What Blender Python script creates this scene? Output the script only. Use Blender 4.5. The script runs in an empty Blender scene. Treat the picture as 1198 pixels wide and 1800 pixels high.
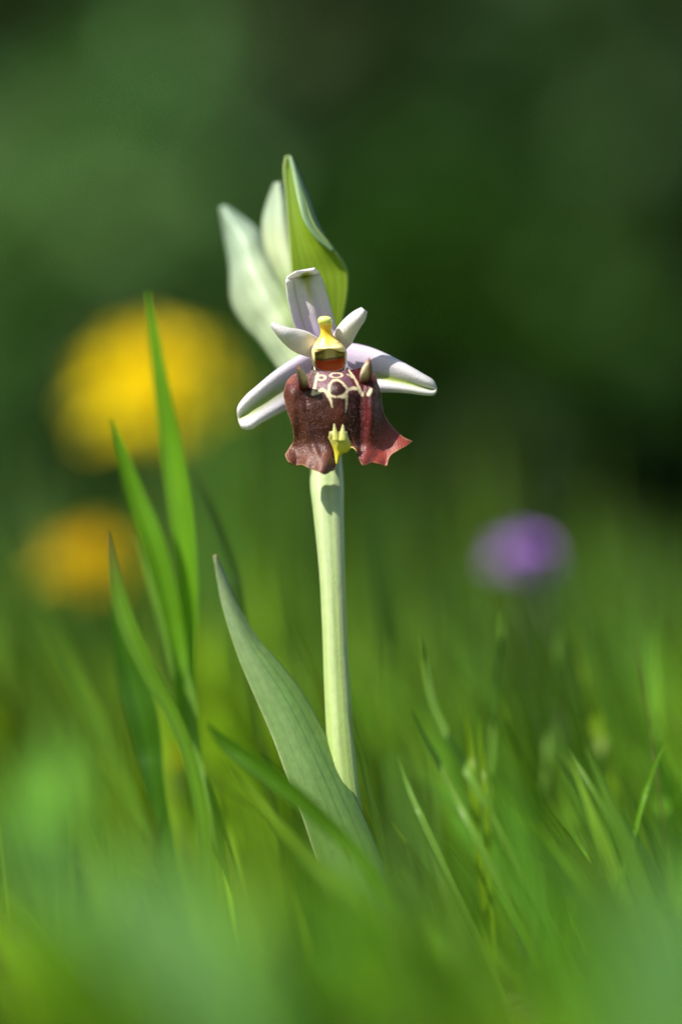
import bpy, bmesh, math, random
import numpy as np
from mathutils import Vector, Matrix, noise

S = bpy.context.scene
COL = S.collection
rad = math.radians

# ------------------------------------------------------------------ camera
DIST = 0.40                      # lens to orchid, metres
FRAME_H = 0.106                  # height of the picture at the orchid
PITCH = rad(2.0)
CAM = Vector((0.0, -DIST * math.cos(PITCH), 0.050 + DIST * math.sin(PITCH)))
FWD = Vector((0, math.cos(PITCH), -math.sin(PITCH)))
UP = Vector((0, math.sin(PITCH), math.cos(PITCH)))
RIGHT = Vector((1, 0, 0))
cam_d = bpy.data.cameras.new('camera')
cam = bpy.data.objects.new('camera', cam_d)
COL.objects.link(cam)
cam.location = CAM
cam.rotation_euler = (math.pi / 2 - PITCH, 0, 0)
cam_d.sensor_fit = 'VERTICAL'
cam_d.sensor_height = 36
cam_d.sensor_width = 24
cam_d.lens = 36 * DIST / FRAME_H
cam_d.clip_start = 0.005
cam_d.clip_end = 600
cam_d.dof.use_dof = True
cam_d.dof.focus_distance = DIST - 0.0022
cam_d.dof.aperture_fstop = cam_d.lens / 27.0      # 27 mm wide aperture
S.camera = cam

# ------------------------------------------------------------------ light
SUN_DIR = Vector((-0.55, -0.42, 0.72)).normalized()
w = bpy.data.worlds.new('World')
S.world = w
w.use_nodes = True
nt = w.node_tree
bg = nt.nodes['Background']
sky = nt.nodes.new('ShaderNodeTexSky')
sky.sky_type = 'NISHITA'
sky.sun_disc = False
sky.sun_elevation = math.asin(SUN_DIR.z)
sky.sun_rotation = math.atan2(SUN_DIR.x, SUN_DIR.y)
nt.links.new(sky.outputs[0], bg.inputs[0])
bg.inputs[1].default_value = 0.07
sun_d = bpy.data.lights.new('sun', 'SUN')
sun_d.energy = 4.5
sun_d.angle = rad(0.5)
sun_d.color = (1, 0.95, 0.86)
sun = bpy.data.objects.new('sun', sun_d)
COL.objects.link(sun)
sun.location = (0, 0, 3)
sun.rotation_euler = SUN_DIR.to_track_quat('Z', 'Y').to_euler()
S.view_settings.view_transform = 'Standard'
S.view_settings.look = 'None'
S.view_settings.gamma = 1
S.view_settings.exposure = 0.8
S.render.engine = 'CYCLES'
S.cycles.use_denoising = True
S.cycles.max_bounces = 10
S.cycles.diffuse_bounces = 4
S.cycles.transmission_bounces = 5
S.cycles.sample_clamp_indirect = 4

# ------------------------------------------------------------------ helpers
PPM = 1800 / FRAME_H             # photo pixels per metre at the orchid


def P(px, py, toward=0.0):
    """photo pixel at the orchid's distance minus `toward` millimetres -> world point"""
    D = DIST - toward / 1000.0
    k = D / DIST / PPM
    return CAM + FWD * D + RIGHT * ((px - 599) * k) + UP * ((900 - py) * k)


def spline(pts, n):
    """Catmull-Rom through pts (any dimension), n samples"""
    a = np.array(pts, float)
    m = len(a)
    if m == 2:
        t = np.linspace(0, 1, n)[:, None]
        return a[0] * (1 - t) + a[1] * t
    e = np.vstack([2 * a[0] - a[1], a, 2 * a[-1] - a[-2]])
    out = []
    for t in np.linspace(0, m - 1, n):
        i = min(int(t), m - 2)
        f = t - i
        p0, p1, p2, p3 = e[i], e[i + 1], e[i + 2], e[i + 3]
        out.append(0.5 * (2 * p1 + (p2 - p0) * f + (2 * p0 - 5 * p1 + 4 * p2 - p3) * f * f
                          + (3 * p1 - p0 - 3 * p2 + p3) * f ** 3))
    return np.array(out)


def sm(a, b, x):
    t = max(0.0, min(1.0, (x - a) / (b - a))) if a != b else float(x > a)
    return t * t * (3 - 2 * t)


def mixc(a, b, t):
    return tuple(a[i] * (1 - t) + b[i] * t for i in range(3))


def tag(o, label=None, cat=None, group=None, kind=None):
    if label:
        o['label'] = label
    if cat:
        o['category'] = cat
    if group:
        o['group'] = group
    if kind:
        o['kind'] = kind
    return o


def empty(name, loc):
    o = bpy.data.objects.new(name, None)
    o.empty_display_size = 0.01
    o.location = loc
    COL.objects.link(o)
    return o


def build(name, verts, faces, mat, parent=None, cols=None, solid=0.0, uvs=None, origin=None):
    me = bpy.data.meshes.new(name)
    v = np.array(verts, float)
    if origin is not None:
        v = v - np.array(origin)
    me.from_pydata(v.tolist(), [], [tuple(f) for f in faces])
    me.shade_smooth()
    if cols is not None:
        at = me.attributes.new('col', 'FLOAT_COLOR', 'POINT')
        c = np.ones((len(v), 4), np.float32)
        c[:, :3] = np.array(cols)
        at.data.foreach_set('color', c.ravel())
    if uvs is not None:
        at = me.attributes.new('uvp', 'FLOAT_VECTOR', 'POINT')
        c = np.zeros((len(v), 3), np.float32)
        c[:, :2] = np.array(uvs)
        at.data.foreach_set('vector', c.ravel())
    me.materials.append(mat)
    o = bpy.data.objects.new(name, me)
    COL.objects.link(o)
    if origin is not None:
        o.location = origin
    if parent is not None:
        o.parent = parent
        o.matrix_parent_inverse = Matrix.Translation(-parent_world(parent))
    if solid:
        md = o.modifiers.new('thickness', 'SOLIDIFY')
        md.thickness = solid
        md.offset = 0
        md.use_even_offset = False
    return o


def parent_world(o):
    v = Vector((0, 0, 0))
    # meshes built without an origin sit at 0 in world space: only empties and origins move them
    while o is not None:
        v = v + o.location
        if o.parent is not None and o.matrix_parent_inverse != Matrix():
            v = v + o.matrix_parent_inverse.translation
        o = o.parent
    return v


def grid_faces(nu, nv, wrap=False, base=0):
    f = []
    for i in range(nu - 1):
        for j in range(nv if wrap else nv - 1):
            k = (j + 1) % nv
            f.append((base + i * nv + j, base + i * nv + k, base + (i + 1) * nv + k, base + (i + 1) * nv + j))
    return f


def sheet(name, left, right, mat, parent, color, nu=40, nv=21, cup=None, extra=None, solid=0.0003, wob=0.0):
    """leaf or petal from its two edges, given as (px, py, mm toward the camera)"""
    L, R = spline(left, nu), spline(right, nu)
    vs, cs, uv = [], [], []
    for i in range(nu):
        u = i / (nu - 1)
        for j in range(nv):
            v = 2 * j / (nv - 1) - 1
            q = L[i] * (1 - v) / 2 + R[i] * (1 + v) / 2
            d = q[2]
            if cup:
                d += cup(u) * (1 - v * v)
            if extra:
                d += extra(u, v)
            if wob:
                d += wob * noise.noise(Vector((q[0] * .02, q[1] * .02, 3.1)))
            vs.append(P(q[0], q[1], d))
            cs.append(color(u, v))
            uv.append((u, v))
    return build(name, vs, grid_faces(nu, nv), mat, parent, cs, solid, uv)


def loft(name, rows, mat, parent, color=None, n=24, ridge=None, caps=True):
    """tube from rows (px, py, mm toward, half width px, half depth px)"""
    vs, cs, uv = [], [], []
    rows = np.array(rows, float)
    m = len(rows)
    for i in range(m):
        px, py, d, hw, hd = rows[i]
        for j in range(n):
            a = 2 * math.pi * j / n
            k = 1 + (ridge(a, i / (m - 1)) if ridge else 0)
            vs.append(P(px + hw * k * math.sin(a), py, d + hd * k * math.cos(a) / PPM * 1000))
            cs.append(color(i / (m - 1), a) if color else (1, 1, 1))
            uv.append((i / (m - 1), math.sin(a)))
    f = grid_faces(m, n, True)
    if caps:
        f.append(tuple(range(n - 1, -1, -1)))
        f.append(tuple((m - 1) * n + j for j in range(n)))
    return build(name, vs, f, mat, parent, cs, 0, uv)


# ------------------------------------------------------------------ materials
class N:
    def __init__(self, name):
        self.m = bpy.data.materials.new(name)
        self.m.use_nodes = True
        self.t = self.m.node_tree
        self.t.nodes.clear()
        self.out = self.add('ShaderNodeOutputMaterial')

    def add(self, kind, **kw):
        n = self.t.nodes.new(kind)
        for k, v in kw.items():
            if hasattr(n, k):
                setattr(n, k, v)
            else:
                n.inputs[k.replace('_', ' ')].default_value = v
        return n

    def link(self, a, b):
        self.t.links.new(a, b)

    def math(self, op, a, b=None):
        n = self.add('ShaderNodeMath', operation=op)
        for i, v in enumerate((a, b)):
            if v is None:
                continue
            if isinstance(v, (int, float)):
                n.inputs[i].default_value = v
            else:
                self.link(v, n.inputs[i])
        return n.outputs[0]

    def mix(self, f, a, b, blend='MIX'):
        n = self.add('ShaderNodeMix', data_type='RGBA', blend_type=blend)
        for s, v in ((0, f), (6, a), (7, b)):
            if isinstance(v, (int, float)):
                n.inputs[s].default_value = v
            elif isinstance(v, tuple):
                n.inputs[s].default_value = (*v, 1)
            else:
                self.link(v, n.inputs[s])
        return n.outputs[2]


def plant_mat(name, base=None, trans=0.4, rough=0.45, spec=0.5, veins=0.0, vein_count=9, grain=0.12,
              grain_scale=900, bump=0.15, sss=0.0, trans_tint=(1.15, 1.1, 0.55), sheen=0.0, bump_scale=2500,
              coat=0.0, streak=0.0):
    """plant tissue: reflecting and translucent, with veins along the blade and fine relief"""
    k = N(name)
    if base is None:
        a = k.add('ShaderNodeAttribute', attribute_name='col')
        c = a.outputs['Color']
    else:
        rgb = k.add('ShaderNodeRGB')
        rgb.outputs[0].default_value = (*base, 1)
        c = rgb.outputs[0]
    tc = k.add('ShaderNodeTexCoord')
    nz = k.add('ShaderNodeTexNoise', Scale=grain_scale, Detail=3.0)
    k.link(tc.outputs['Object'], nz.inputs['Vector'])
    g = k.math('ADD', k.math('MULTIPLY', nz.outputs[0], 2 * grain), 1 - grain)
    h = None
    if veins:
        ua = k.add('ShaderNodeAttribute', attribute_name='uvp')
        sx = k.add('ShaderNodeSeparateXYZ')
        k.link(ua.outputs['Vector'], sx.inputs[0])
        vv = k.math('ADD', k.math('MULTIPLY', sx.outputs[1], vein_count * math.pi),
                    k.math('MULTIPLY', nz.outputs[0], 0.9))
        co = k.math('COSINE', vv)
        h = k.math('POWER', k.math('ADD', k.math('MULTIPLY', co, 0.5), 0.5), 3.0)
        g = k.math('MULTIPLY', g, k.math('SUBTRACT', 1.0, k.math('MULTIPLY', h, veins)))
    cm = k.add('ShaderNodeMix', data_type='RGBA', blend_type='MULTIPLY')
    cm.inputs[0].default_value = 1
    k.link(c, cm.inputs[6])
    cg = k.add('ShaderNodeCombineColor')
    for i in range(3):
        k.link(g, cg.inputs[i])
    k.link(cg.outputs[0], cm.inputs[7])
    c = cm.outputs[2]
    p = k.add('ShaderNodeBsdfPrincipled')
    k.link(c, p.inputs['Base Color'])
    p.inputs['Roughness'].default_value = rough
    p.inputs['Specular IOR Level'].default_value = spec
    if sss:
        p.inputs['Subsurface Weight'].default_value = sss
        p.inputs['Subsurface Radius'].default_value = (0.0012, 0.001, 0.0006)
        p.inputs['Subsurface Scale'].default_value = 0.6
    if sheen:
        p.inputs['Sheen Weight'].default_value = sheen
        p.inputs['Sheen Roughness'].default_value = 0.4
    b = k.add('ShaderNodeBump', Strength=bump, Distance=0.0002)
    n2 = k.add('ShaderNodeTexNoise', Scale=bump_scale, Detail=2.0)
    if streak:
        mp = k.add('ShaderNodeMapping')
        mp.inputs['Scale'].default_value = (streak, 1.0, 1.0)
        ub = k.add('ShaderNodeAttribute', attribute_name='uvp')
        k.link(ub.outputs['Vector'], mp.inputs['Vector'])
        k.link(mp.outputs[0], n2.inputs['Vector'])
    else:
        k.link(tc.outputs['Object'], n2.inputs['Vector'])
    hh = n2.outputs[0]
    if h is not None:
        hh = k.math('SUBTRACT', hh, k.math('MULTIPLY', h, 1.2))
    k.link(hh, b.inputs['Height'])
    k.link(b.outputs[0], p.inputs['Normal'])
    if trans:
        tr = k.add('ShaderNodeBsdfTranslucent')
        k.link(k.mix(1.0, c, tuple(trans_tint), 'MULTIPLY'), tr.inputs[0])
        k.link(b.outputs[0], tr.inputs['Normal'])
        mx = k.add('ShaderNodeMixShader')
        mx.inputs[0].default_value = trans
        k.link(p.outputs[0], mx.inputs[1])
        k.link(tr.outputs[0], mx.inputs[2])
        k.link(mx.outputs[0], k.out.inputs[0])
    else:
        k.link(p.outputs[0], k.out.inputs[0])
    return k.m


M = {}
M['grass'] = plant_mat('grass_tissue', trans=0.52, rough=0.45, spec=0.28, veins=0.25, vein_count=3, grain=0.15,
                       grain_scale=400, bump=0.1, trans_tint=(2.0, 1.7, 0.25))
M['blade'] = plant_mat('grass_blade_tissue', trans=0.5, rough=0.42, spec=0.3, veins=0.3, vein_count=5, grain=0.12,
                       grain_scale=500, bump=0.15, trans_tint=(2.0, 1.8, 0.25))
M['leaf'] = plant_mat('orchid_leaf_tissue', trans=0.22, rough=0.42, spec=0.75, grain=0.2,
                      grain_scale=1300, bump=0.28, trans_tint=(1.5, 1.5, 0.4), bump_scale=34, streak=3.2)
M['stem'] = plant_mat('orchid_stem_tissue', trans=0.0, rough=0.34, spec=0.5, grain=0.13, grain_scale=1300, bump=0.16,
                      sss=0.5, bump_scale=3500)
M['bract'] = plant_mat('bract_tissue', trans=0.45, rough=0.4, spec=0.45, veins=0.10, vein_count=7, grain=0.08,
                       grain_scale=900, bump=0.15, trans_tint=(1.35, 1.3, 0.4))
M['pale_bract'] = plant_mat('pale_bract_tissue', trans=0.3, rough=0.45, spec=0.5, veins=0.08, vein_count=5, grain=0.10,
                            grain_scale=500, bump=0.15, trans_tint=(1.1, 1.1, 0.7))
M['sepal'] = plant_mat('sepal_tissue', trans=0.38, rough=0.4, spec=0.4, grain=0.06, grain_scale=1800, bump=0.22,
                       trans_tint=(1.0, 1.0, 0.95), bump_scale=4200, sheen=0.1)
M['petal'] = plant_mat('petal_tissue', trans=0.25, rough=0.6, spec=0.25, grain=0.05, grain_scale=1800, bump=0.3,
                       trans_tint=(1.0, 0.97, 0.9), bump_scale=5200, sheen=0.3)
M['lip'] = plant_mat('lip_velvet', trans=0.08, rough=0.34, spec=0.42, grain=0.26, grain_scale=2600, bump=0.42,
                     trans_tint=(1.6, 0.8, 0.6), bump_scale=6500)
M['wax'] = plant_mat('column_wax', trans=0.0, rough=0.3, spec=0.5, grain=0.05, grain_scale=1500, bump=0.12, sss=0.5,
                     bump_scale=3000)
M['yellow'] = plant_mat('yellow_floret', trans=0.35, rough=0.6, spec=0.2, grain=0.1, trans_tint=(1.15, 1.15, 0.6))
M['violet'] = plant_mat('violet_floret', trans=0.35, rough=0.6, spec=0.2, grain=0.1, trans_tint=(1, 1, 1.1))
M['herb'] = plant_mat('herb_leaf', trans=0.3, rough=0.55, spec=0.10, veins=0.15, vein_count=3, grain=0.15,
                      grain_scale=120, trans_tint=(1.7, 1.6, 0.4))
M['shrub'] = plant_mat('shrub_leaf', trans=0.25, rough=0.55, spec=0.3, grain=0.2, grain_scale=60,
                       trans_tint=(1.6, 1.5, 0.4))


def bark_mat():
    k = N('bark')
    tc = k.add('ShaderNodeTexCoord')
    nz = k.add('ShaderNodeTexNoise', Scale=22.0, Detail=6.0)
    k.link(tc.outputs['Object'], nz.inputs['Vector'])
    p = k.add('ShaderNodeBsdfPrincipled')
    k.link(k.mix(nz.outputs[0], (0.03, 0.022, 0.014), (0.12, 0.09, 0.06)), p.inputs['Base Color'])
    p.inputs['Roughness'].default_value = 0.9
    b = k.add('ShaderNodeBump', Strength=0.6, Distance=0.01)
    k.link(nz.outputs[0], b.inputs['Height'])
    k.link(b.outputs[0], p.inputs['Normal'])
    k.link(p.outputs[0], k.out.inputs[0])
    return k.m


def soil_mat():
    k = N('soil')
    tc = k.add('ShaderNodeTexCoord')
    a = k.add('ShaderNodeTexNoise', Scale=35.0, Detail=8.0)
    b = k.add('ShaderNodeTexNoise', Scale=3.0, Detail=5.0)
    k.link(tc.outputs['Object'], a.inputs['Vector'])
    k.link(tc.outputs['Object'], b.inputs['Vector'])
    p = k.add('ShaderNodeBsdfPrincipled')
    c1 = k.mix(a.outputs[0], (0.02, 0.035, 0.01), (0.055, 0.075, 0.018))
    k.link(k.mix(b.outputs[0], c1, (0.035, 0.05, 0.014)), p.inputs['Base Color'])
    p.inputs['Roughness'].default_value = 0.95
    bm = k.add('ShaderNodeBump', Strength=0.8, Distance=0.004)
    k.link(a.outputs[0], bm.inputs['Height'])
    k.link(bm.outputs[0], p.inputs['Normal'])
    k.link(p.outputs[0], k.out.inputs[0])
    return k.m


M['bark'] = bark_mat()
M['soil'] = soil_mat()

# ------------------------------------------------------------------ ground


def ground_z(x, y):
    d = math.hypot(x, y)
    near = 0.0025 * noise.noise(Vector((x * 14, y * 14, 0))) * sm(0.0, 0.05, d)
    return near + 0.03 * noise.noise(Vector((x * .7, y * .7, 5))) * sm(1.0, 4.0, d) - 0.002


def make_ground():
    xs = np.sinh(np.linspace(-1, 1, 121) * 7.6) / math.sinh(7.6) * 260
    ys = xs.copy()
    vs = [(x, y, ground_z(x, y)) for x in xs for y in ys]
    o = build('ground', vs, [(a, d, c, b) for a, b, c, d in grid_faces(121, 121)], M['soil'])
    for p in o.data.polygons:
        p.use_smooth = True
    tag(o, kind='structure')


make_ground()

# ------------------------------------------------------------------ shrubs and trees behind the meadow


def leaf_cloud(rng, n, sampler, size, base, var, outward=None):
    """n bent leaves (6 vertices, 4 triangles each) at sampled points"""
    pts = sampler(n)
    n = len(pts)
    ax = rng.normal(size=(n, 3))
    ax[:, 2] -= 0.3
    if outward is not None:
        ax += (pts - outward) / (np.linalg.norm(pts - outward, axis=1, keepdims=True) + 1e-6) * 1.2
    ax /= np.linalg.norm(ax, axis=1, keepdims=True)
    ref = rng.normal(size=(n, 3)) * .6 + np.array([0, 0, 1.0])
    sd = np.cross(ax, ref)
    sd /= np.linalg.norm(sd, axis=1, keepdims=True) + 1e-9
    nm = np.cross(sd, ax)
    L = size * rng.uniform(.6, 1.3, (n, 1))
    W = L * rng.uniform(.26, .4, (n, 1))
    v = np.stack([pts, pts + ax * L * .45 + sd * W - nm * L * .06, pts + ax * L * .5 + nm * L * .05,
                  pts + ax * L * .45 - sd * W - nm * L * .06, pts + ax * L - nm * L * .1], 1)
    f = np.array([(0, 1, 2), (0, 2, 3), (1, 4, 2), (2, 4, 3)])
    faces = (np.arange(n)[:, None, None] * 5 + f[None]).reshape(-1, 3)
    c = np.array(base)[None] * rng.uniform(1 - var, 1 + var, (n, 1)) * rng.uniform(.9, 1.1, (n, 3))
    return v.reshape(-1, 3), faces, np.repeat(c, 5, 0)


def branch_mesh(paths):
    vs, fs = [], []
    n = 7
    for pts, r0, r1 in paths:
        pts = spline(pts, 10)
        b = len(vs)
        for i, p in enumerate(pts):
            r = r0 + (r1 - r0) * i / 9
            t = Vector(pts[min(i + 1, 9)] - pts[max(i - 1, 0)]).normalized()
            s = t.orthogonal().normalized()
            q = t.cross(s)
            for j in range(n):
                a = 2 * math.pi * j / n
                vs.append(Vector(p) + (s * math.cos(a) + q * math.sin(a)) * r)
        fs += grid_faces(10, n, True, b)
    return vs, fs


def shrub(name, label, cat, x, y, h, r, n, size, base, seed, group, var=0.45, trunk=False, low=0.0):
    base = (base[0] * .82, base[1] * .80, base[2] * .45)
    rng = np.random.default_rng(seed)
    rn = random.Random(seed)
    z0 = ground_z(x, y)
    root = empty(name, (x, y, z0))
    tag(root, label, cat, group)
    # boughs carry leaf clumps; the gaps between the clumps stay open
    clumps, paths = [], []
    nb = 9 if not trunk else 14
    if trunk:
        paths.append(([(x, y, z0 - .02), (x + r * .05, y, z0 + h * .3), (x - r * .06, y + r * .05, z0 + h * .72)],
                      h * .035, h * .012))
    for i in range(nb):
        a = 2 * math.pi * i / nb + rn.uniform(-.4, .4)
        e = rn.uniform(.25, 1.0)
        q = r * rn.uniform(.35, .85)
        zz = z0 + h * (low + (1 - low) * (0.25 + 0.62 * e)) if trunk else z0 + h * (0.18 + 0.66 * e)
        tip = (x + math.cos(a) * q, y + math.sin(a) * q, zz)
        st = (x, y, z0 + h * rn.uniform(.25, .6)) if trunk else (x + math.cos(a) * r * .1, y + math.sin(a) * r * .1, z0 - .01)
        paths.append(([st, (x + math.cos(a) * q * .45, y + math.sin(a) * q * .45, (st[2] + zz) / 2 + .05 * h), tip],
                      h * .014, h * .004))
        for k in range(3):
            clumps.append((np.array(tip) + np.array([rn.gauss(0, r * .2), rn.gauss(0, r * .2), rn.gauss(0, h * .08)]),
                           r * rn.uniform(.22, .42)))
    clumps.append((np.array([x, y, z0 + h * .86]), r * .4))
    if not trunk:
        for i in range(7):
            a = rn.uniform(0, 6.28)
            clumps.append((np.array([x + math.cos(a) * r * .6, y + math.sin(a) * r * .6, z0 + h * rn.uniform(.08, .22)]), r * .35))
    cc = np.array([c for c, _ in clumps])
    cr = np.array([q for _, q in clumps])

    def sampler(m):
        i = rng.integers(0, len(cc), m)
        d = rng.normal(size=(m, 3))
        d /= np.linalg.norm(d, axis=1, keepdims=True)
        d *= (rng.uniform(0, 1, (m, 1)) ** .45)
        p = cc[i] + d * cr[i][:, None] * np.array([1, 1, .8])
        return p[p[:, 2] > z0 + .004]
    v, f, c = leaf_cloud(rng, n, sampler, size, base, var, np.array([x, y, z0 + h * .4]))
    build('foliage' if not trunk else 'crown', v, f.tolist(), M['shrub'], root, c, origin=(x, y, z0))
    bv, bf = branch_mesh(paths)
    build('branches' if not trunk else 'trunk', bv, bf, M['bark'], root, origin=(x, y, z0))
    return root


def at(px, D):
    return (px - 599) * D / DIST / PPM


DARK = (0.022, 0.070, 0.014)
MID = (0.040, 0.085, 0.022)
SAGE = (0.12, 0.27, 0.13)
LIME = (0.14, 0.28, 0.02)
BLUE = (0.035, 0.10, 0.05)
SHR = 'shrubs and herbs behind the meadow grass'
# px, D, height, radius, leaves, leaf size, colour, label
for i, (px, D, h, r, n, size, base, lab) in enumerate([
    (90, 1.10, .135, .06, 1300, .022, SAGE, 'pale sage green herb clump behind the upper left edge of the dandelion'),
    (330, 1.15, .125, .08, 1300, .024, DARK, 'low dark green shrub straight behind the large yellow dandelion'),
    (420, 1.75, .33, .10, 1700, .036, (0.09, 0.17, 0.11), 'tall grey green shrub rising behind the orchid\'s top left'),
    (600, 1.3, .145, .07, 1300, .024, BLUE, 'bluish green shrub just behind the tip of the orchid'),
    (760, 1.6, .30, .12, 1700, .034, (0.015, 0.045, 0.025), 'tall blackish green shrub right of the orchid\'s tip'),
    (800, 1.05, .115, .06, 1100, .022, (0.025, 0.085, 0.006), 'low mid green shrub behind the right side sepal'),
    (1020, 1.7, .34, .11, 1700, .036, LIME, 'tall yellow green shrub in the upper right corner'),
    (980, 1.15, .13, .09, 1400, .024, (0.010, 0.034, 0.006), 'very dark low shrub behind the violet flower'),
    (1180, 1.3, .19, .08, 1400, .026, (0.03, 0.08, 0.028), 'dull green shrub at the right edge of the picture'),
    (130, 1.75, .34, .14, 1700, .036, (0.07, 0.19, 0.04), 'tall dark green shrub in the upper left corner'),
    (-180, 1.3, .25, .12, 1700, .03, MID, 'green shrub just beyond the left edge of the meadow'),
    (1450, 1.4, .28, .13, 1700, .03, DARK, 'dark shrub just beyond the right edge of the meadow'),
]):
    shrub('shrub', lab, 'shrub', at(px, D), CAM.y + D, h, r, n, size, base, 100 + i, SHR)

TRE = 'trees closing the far side of the meadow'
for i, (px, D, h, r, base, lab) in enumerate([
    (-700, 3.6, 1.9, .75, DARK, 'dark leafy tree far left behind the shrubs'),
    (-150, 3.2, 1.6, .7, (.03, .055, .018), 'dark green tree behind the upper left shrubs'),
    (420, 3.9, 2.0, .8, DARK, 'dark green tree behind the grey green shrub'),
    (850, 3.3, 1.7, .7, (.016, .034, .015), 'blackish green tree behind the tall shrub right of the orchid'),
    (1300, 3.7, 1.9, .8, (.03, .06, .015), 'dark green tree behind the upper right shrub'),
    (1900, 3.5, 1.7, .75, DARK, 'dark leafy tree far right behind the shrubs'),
]):
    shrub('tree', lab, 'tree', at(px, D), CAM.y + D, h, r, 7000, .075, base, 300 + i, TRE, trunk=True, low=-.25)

# the leafy tree left of the camera that keeps the shrubs in broken shade
for i, (tx, ty, h, r_, n_, lab) in enumerate([
    (-2.3, .22, 4.0, 1.05, 8000, 'tall leafy tree left of the meadow, shading the shrubs behind it'),
]):
    shrub('tree', lab, 'tree', tx, ty, h, r_, n_, .13, (.05, .10, .02), 400 + i, TRE, trunk=True, low=.35)

# ------------------------------------------------------------------ meadow grass (stuff)


def meadow():
    rng = np.random.default_rng(7)
    V, F, C, U = [], [], [], []
    base = 0
    nu = 7

    def patch(n, x0, x1, y0, y1, hfn, wfn, lean, tintfn, keep=None):
        nonlocal base
        x = rng.uniform(x0, x1, n)
        y = rng.uniform(y0, y1, n)
        # tufts
        t = np.array([noise.noise(Vector((a * 30, b * 30, 1.7))) for a, b in zip(x, y)])
        ok = t > rng.uniform(-1.0, .35, n)
        D = y - CAM.y
        ok &= D > .13
        # keep the lens and the orchid's own ground free
        ok &= ~((np.abs(x - .001) < .0035) & (np.abs(y) < .004))
        ok &= ~((D > .345) & (D < .455) & (np.abs(x) < .1) & (rng.uniform(0, 1, n) < .86))
        if keep is not None:
            ok &= keep(x, y, D)
        x, y, D = x[ok], y[ok], D[ok]
        m = len(x)
        h = hfn(x, y, D) * rng.uniform(.55, 1.15, m)
        wd = wfn(x, y) * rng.uniform(.5, 1.4, m)
        az = rng.normal(lean[0], lean[1], m)
        tilt = np.abs(rng.normal(lean[2], lean[3], m))
        bend = rng.uniform(.2, 1.2, m) * tilt
        yaw = rng.uniform(0, 2 * np.pi, m)
        tint, warm = tintfn(x, y, m)
        pl = np.array([noise.noise(Vector((a * 55, b * 40, 21))) for a, b in zip(x, y)])
        tint = tint * np.clip(1 + 1.5 * pl, .3, 1.8) * np.interp(y, [.03, .09, .14, .25], [1.08, .88, .66, .50])   # shaded look of the farther grass painted into its tint
        h = h * np.clip(1 + .5 * np.array([noise.noise(Vector((a * 45, b * 45, 33))) for a, b in zip(x, y)]), .6, 1.35)
        z = np.array([ground_z(a, b) for a, b in zip(x, y)])
        dirx, diry = np.cos(az), np.sin(az)
        px, pz, py = np.zeros(m), np.zeros(m), np.zeros(m)
        wx, wy = np.cos(yaw), np.sin(yaw)
        verts = np.zeros((m, nu, 2, 3))
        for i in range(nu):
            u = i / (nu - 1)
            ang = tilt * .5 + bend * u
            if i:
                px = px + np.sin(ang) * h / (nu - 1)
                pz = pz + np.cos(ang) * h / (nu - 1)
            cx, cy, cz = x + dirx * px, y + diry * px, z + pz - .002
            ww = wd * (1 - u ** 2.2) * .5 * (0.75 + .5 * u * (1 - u)) + .00003
            tw = yaw + u * .8
            verts[:, i, 0] = np.stack([cx - np.cos(tw) * ww, cy - np.sin(tw) * ww, cz], 1)
            verts[:, i, 1] = np.stack([cx + np.cos(tw) * ww, cy + np.sin(tw) * ww, cz], 1)
        V.append(verts.reshape(-1, 3))
        fl = []
        for i in range(nu - 1):
            fl.append((2 * i, 2 * i + 1, 2 * i + 3, 2 * i + 2))
        F.append((np.arange(m)[:, None, None] * (2 * nu) + np.array(fl)[None]).reshape(-1, 4) + base)
        base += m * 2 * nu
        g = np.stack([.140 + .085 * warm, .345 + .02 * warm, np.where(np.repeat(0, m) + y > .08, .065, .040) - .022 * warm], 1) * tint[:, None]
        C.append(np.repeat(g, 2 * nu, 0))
        uu = np.zeros((m, nu, 2, 2))
        uu[:, :, :, 0] = np.linspace(0, 1, nu)[None, :, None]
        uu[:, :, 0, 1] = -1
        uu[:, :, 1, 1] = 1
        U.append(uu.reshape(-1, 2))

    def tint(x, y, m):
        w = np.array([noise.noise(Vector((a * 18, b * 18, 9))) for a, b in zip(x, y)]) * .9 + rng.normal(.75, .25, m)
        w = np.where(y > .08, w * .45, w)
        return rng.uniform(.35, 1.25, m) ** 1.0 * np.where(rng.uniform(0, 1, m) > .8, 1.6, 1.0), np.clip(w, 0, 1)

    def hnear(x, y, D):
        # grazed short near the lens, longer behind the orchid
        pxl = 599 + x / D * DIST * PPM
        cut = np.where((D > .50) & (pxl > 780), .72, 1.0)
        return cut * np.interp(D, [.13, .235, .265, .305, .345, .365, .43, .5, .65, .85], [.017, .018, .025, .037, .031, .028, .029, .043, .041, .026])

    def hfront(x, y, D):
        open_ = np.exp(-((x - .0) / .014) ** 2) * np.clip((.02 - np.abs(y + .03)) / .02 + 1, 0, 1)
        return hnear(x, y, D) * (1 - .3 * open_)

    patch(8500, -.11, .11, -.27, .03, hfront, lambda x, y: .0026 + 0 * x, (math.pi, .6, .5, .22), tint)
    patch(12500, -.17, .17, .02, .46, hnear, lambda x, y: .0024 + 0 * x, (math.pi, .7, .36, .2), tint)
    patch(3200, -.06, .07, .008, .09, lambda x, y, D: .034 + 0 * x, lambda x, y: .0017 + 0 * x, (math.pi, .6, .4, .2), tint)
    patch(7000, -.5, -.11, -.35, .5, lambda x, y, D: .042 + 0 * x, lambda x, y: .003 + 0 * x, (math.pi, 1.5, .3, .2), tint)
    patch(7000, .11, .5, -.35, .5, lambda x, y, D: .042 + 0 * x, lambda x, y: .003 + 0 * x, (math.pi, 1.5, .3, .2), tint)
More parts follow.
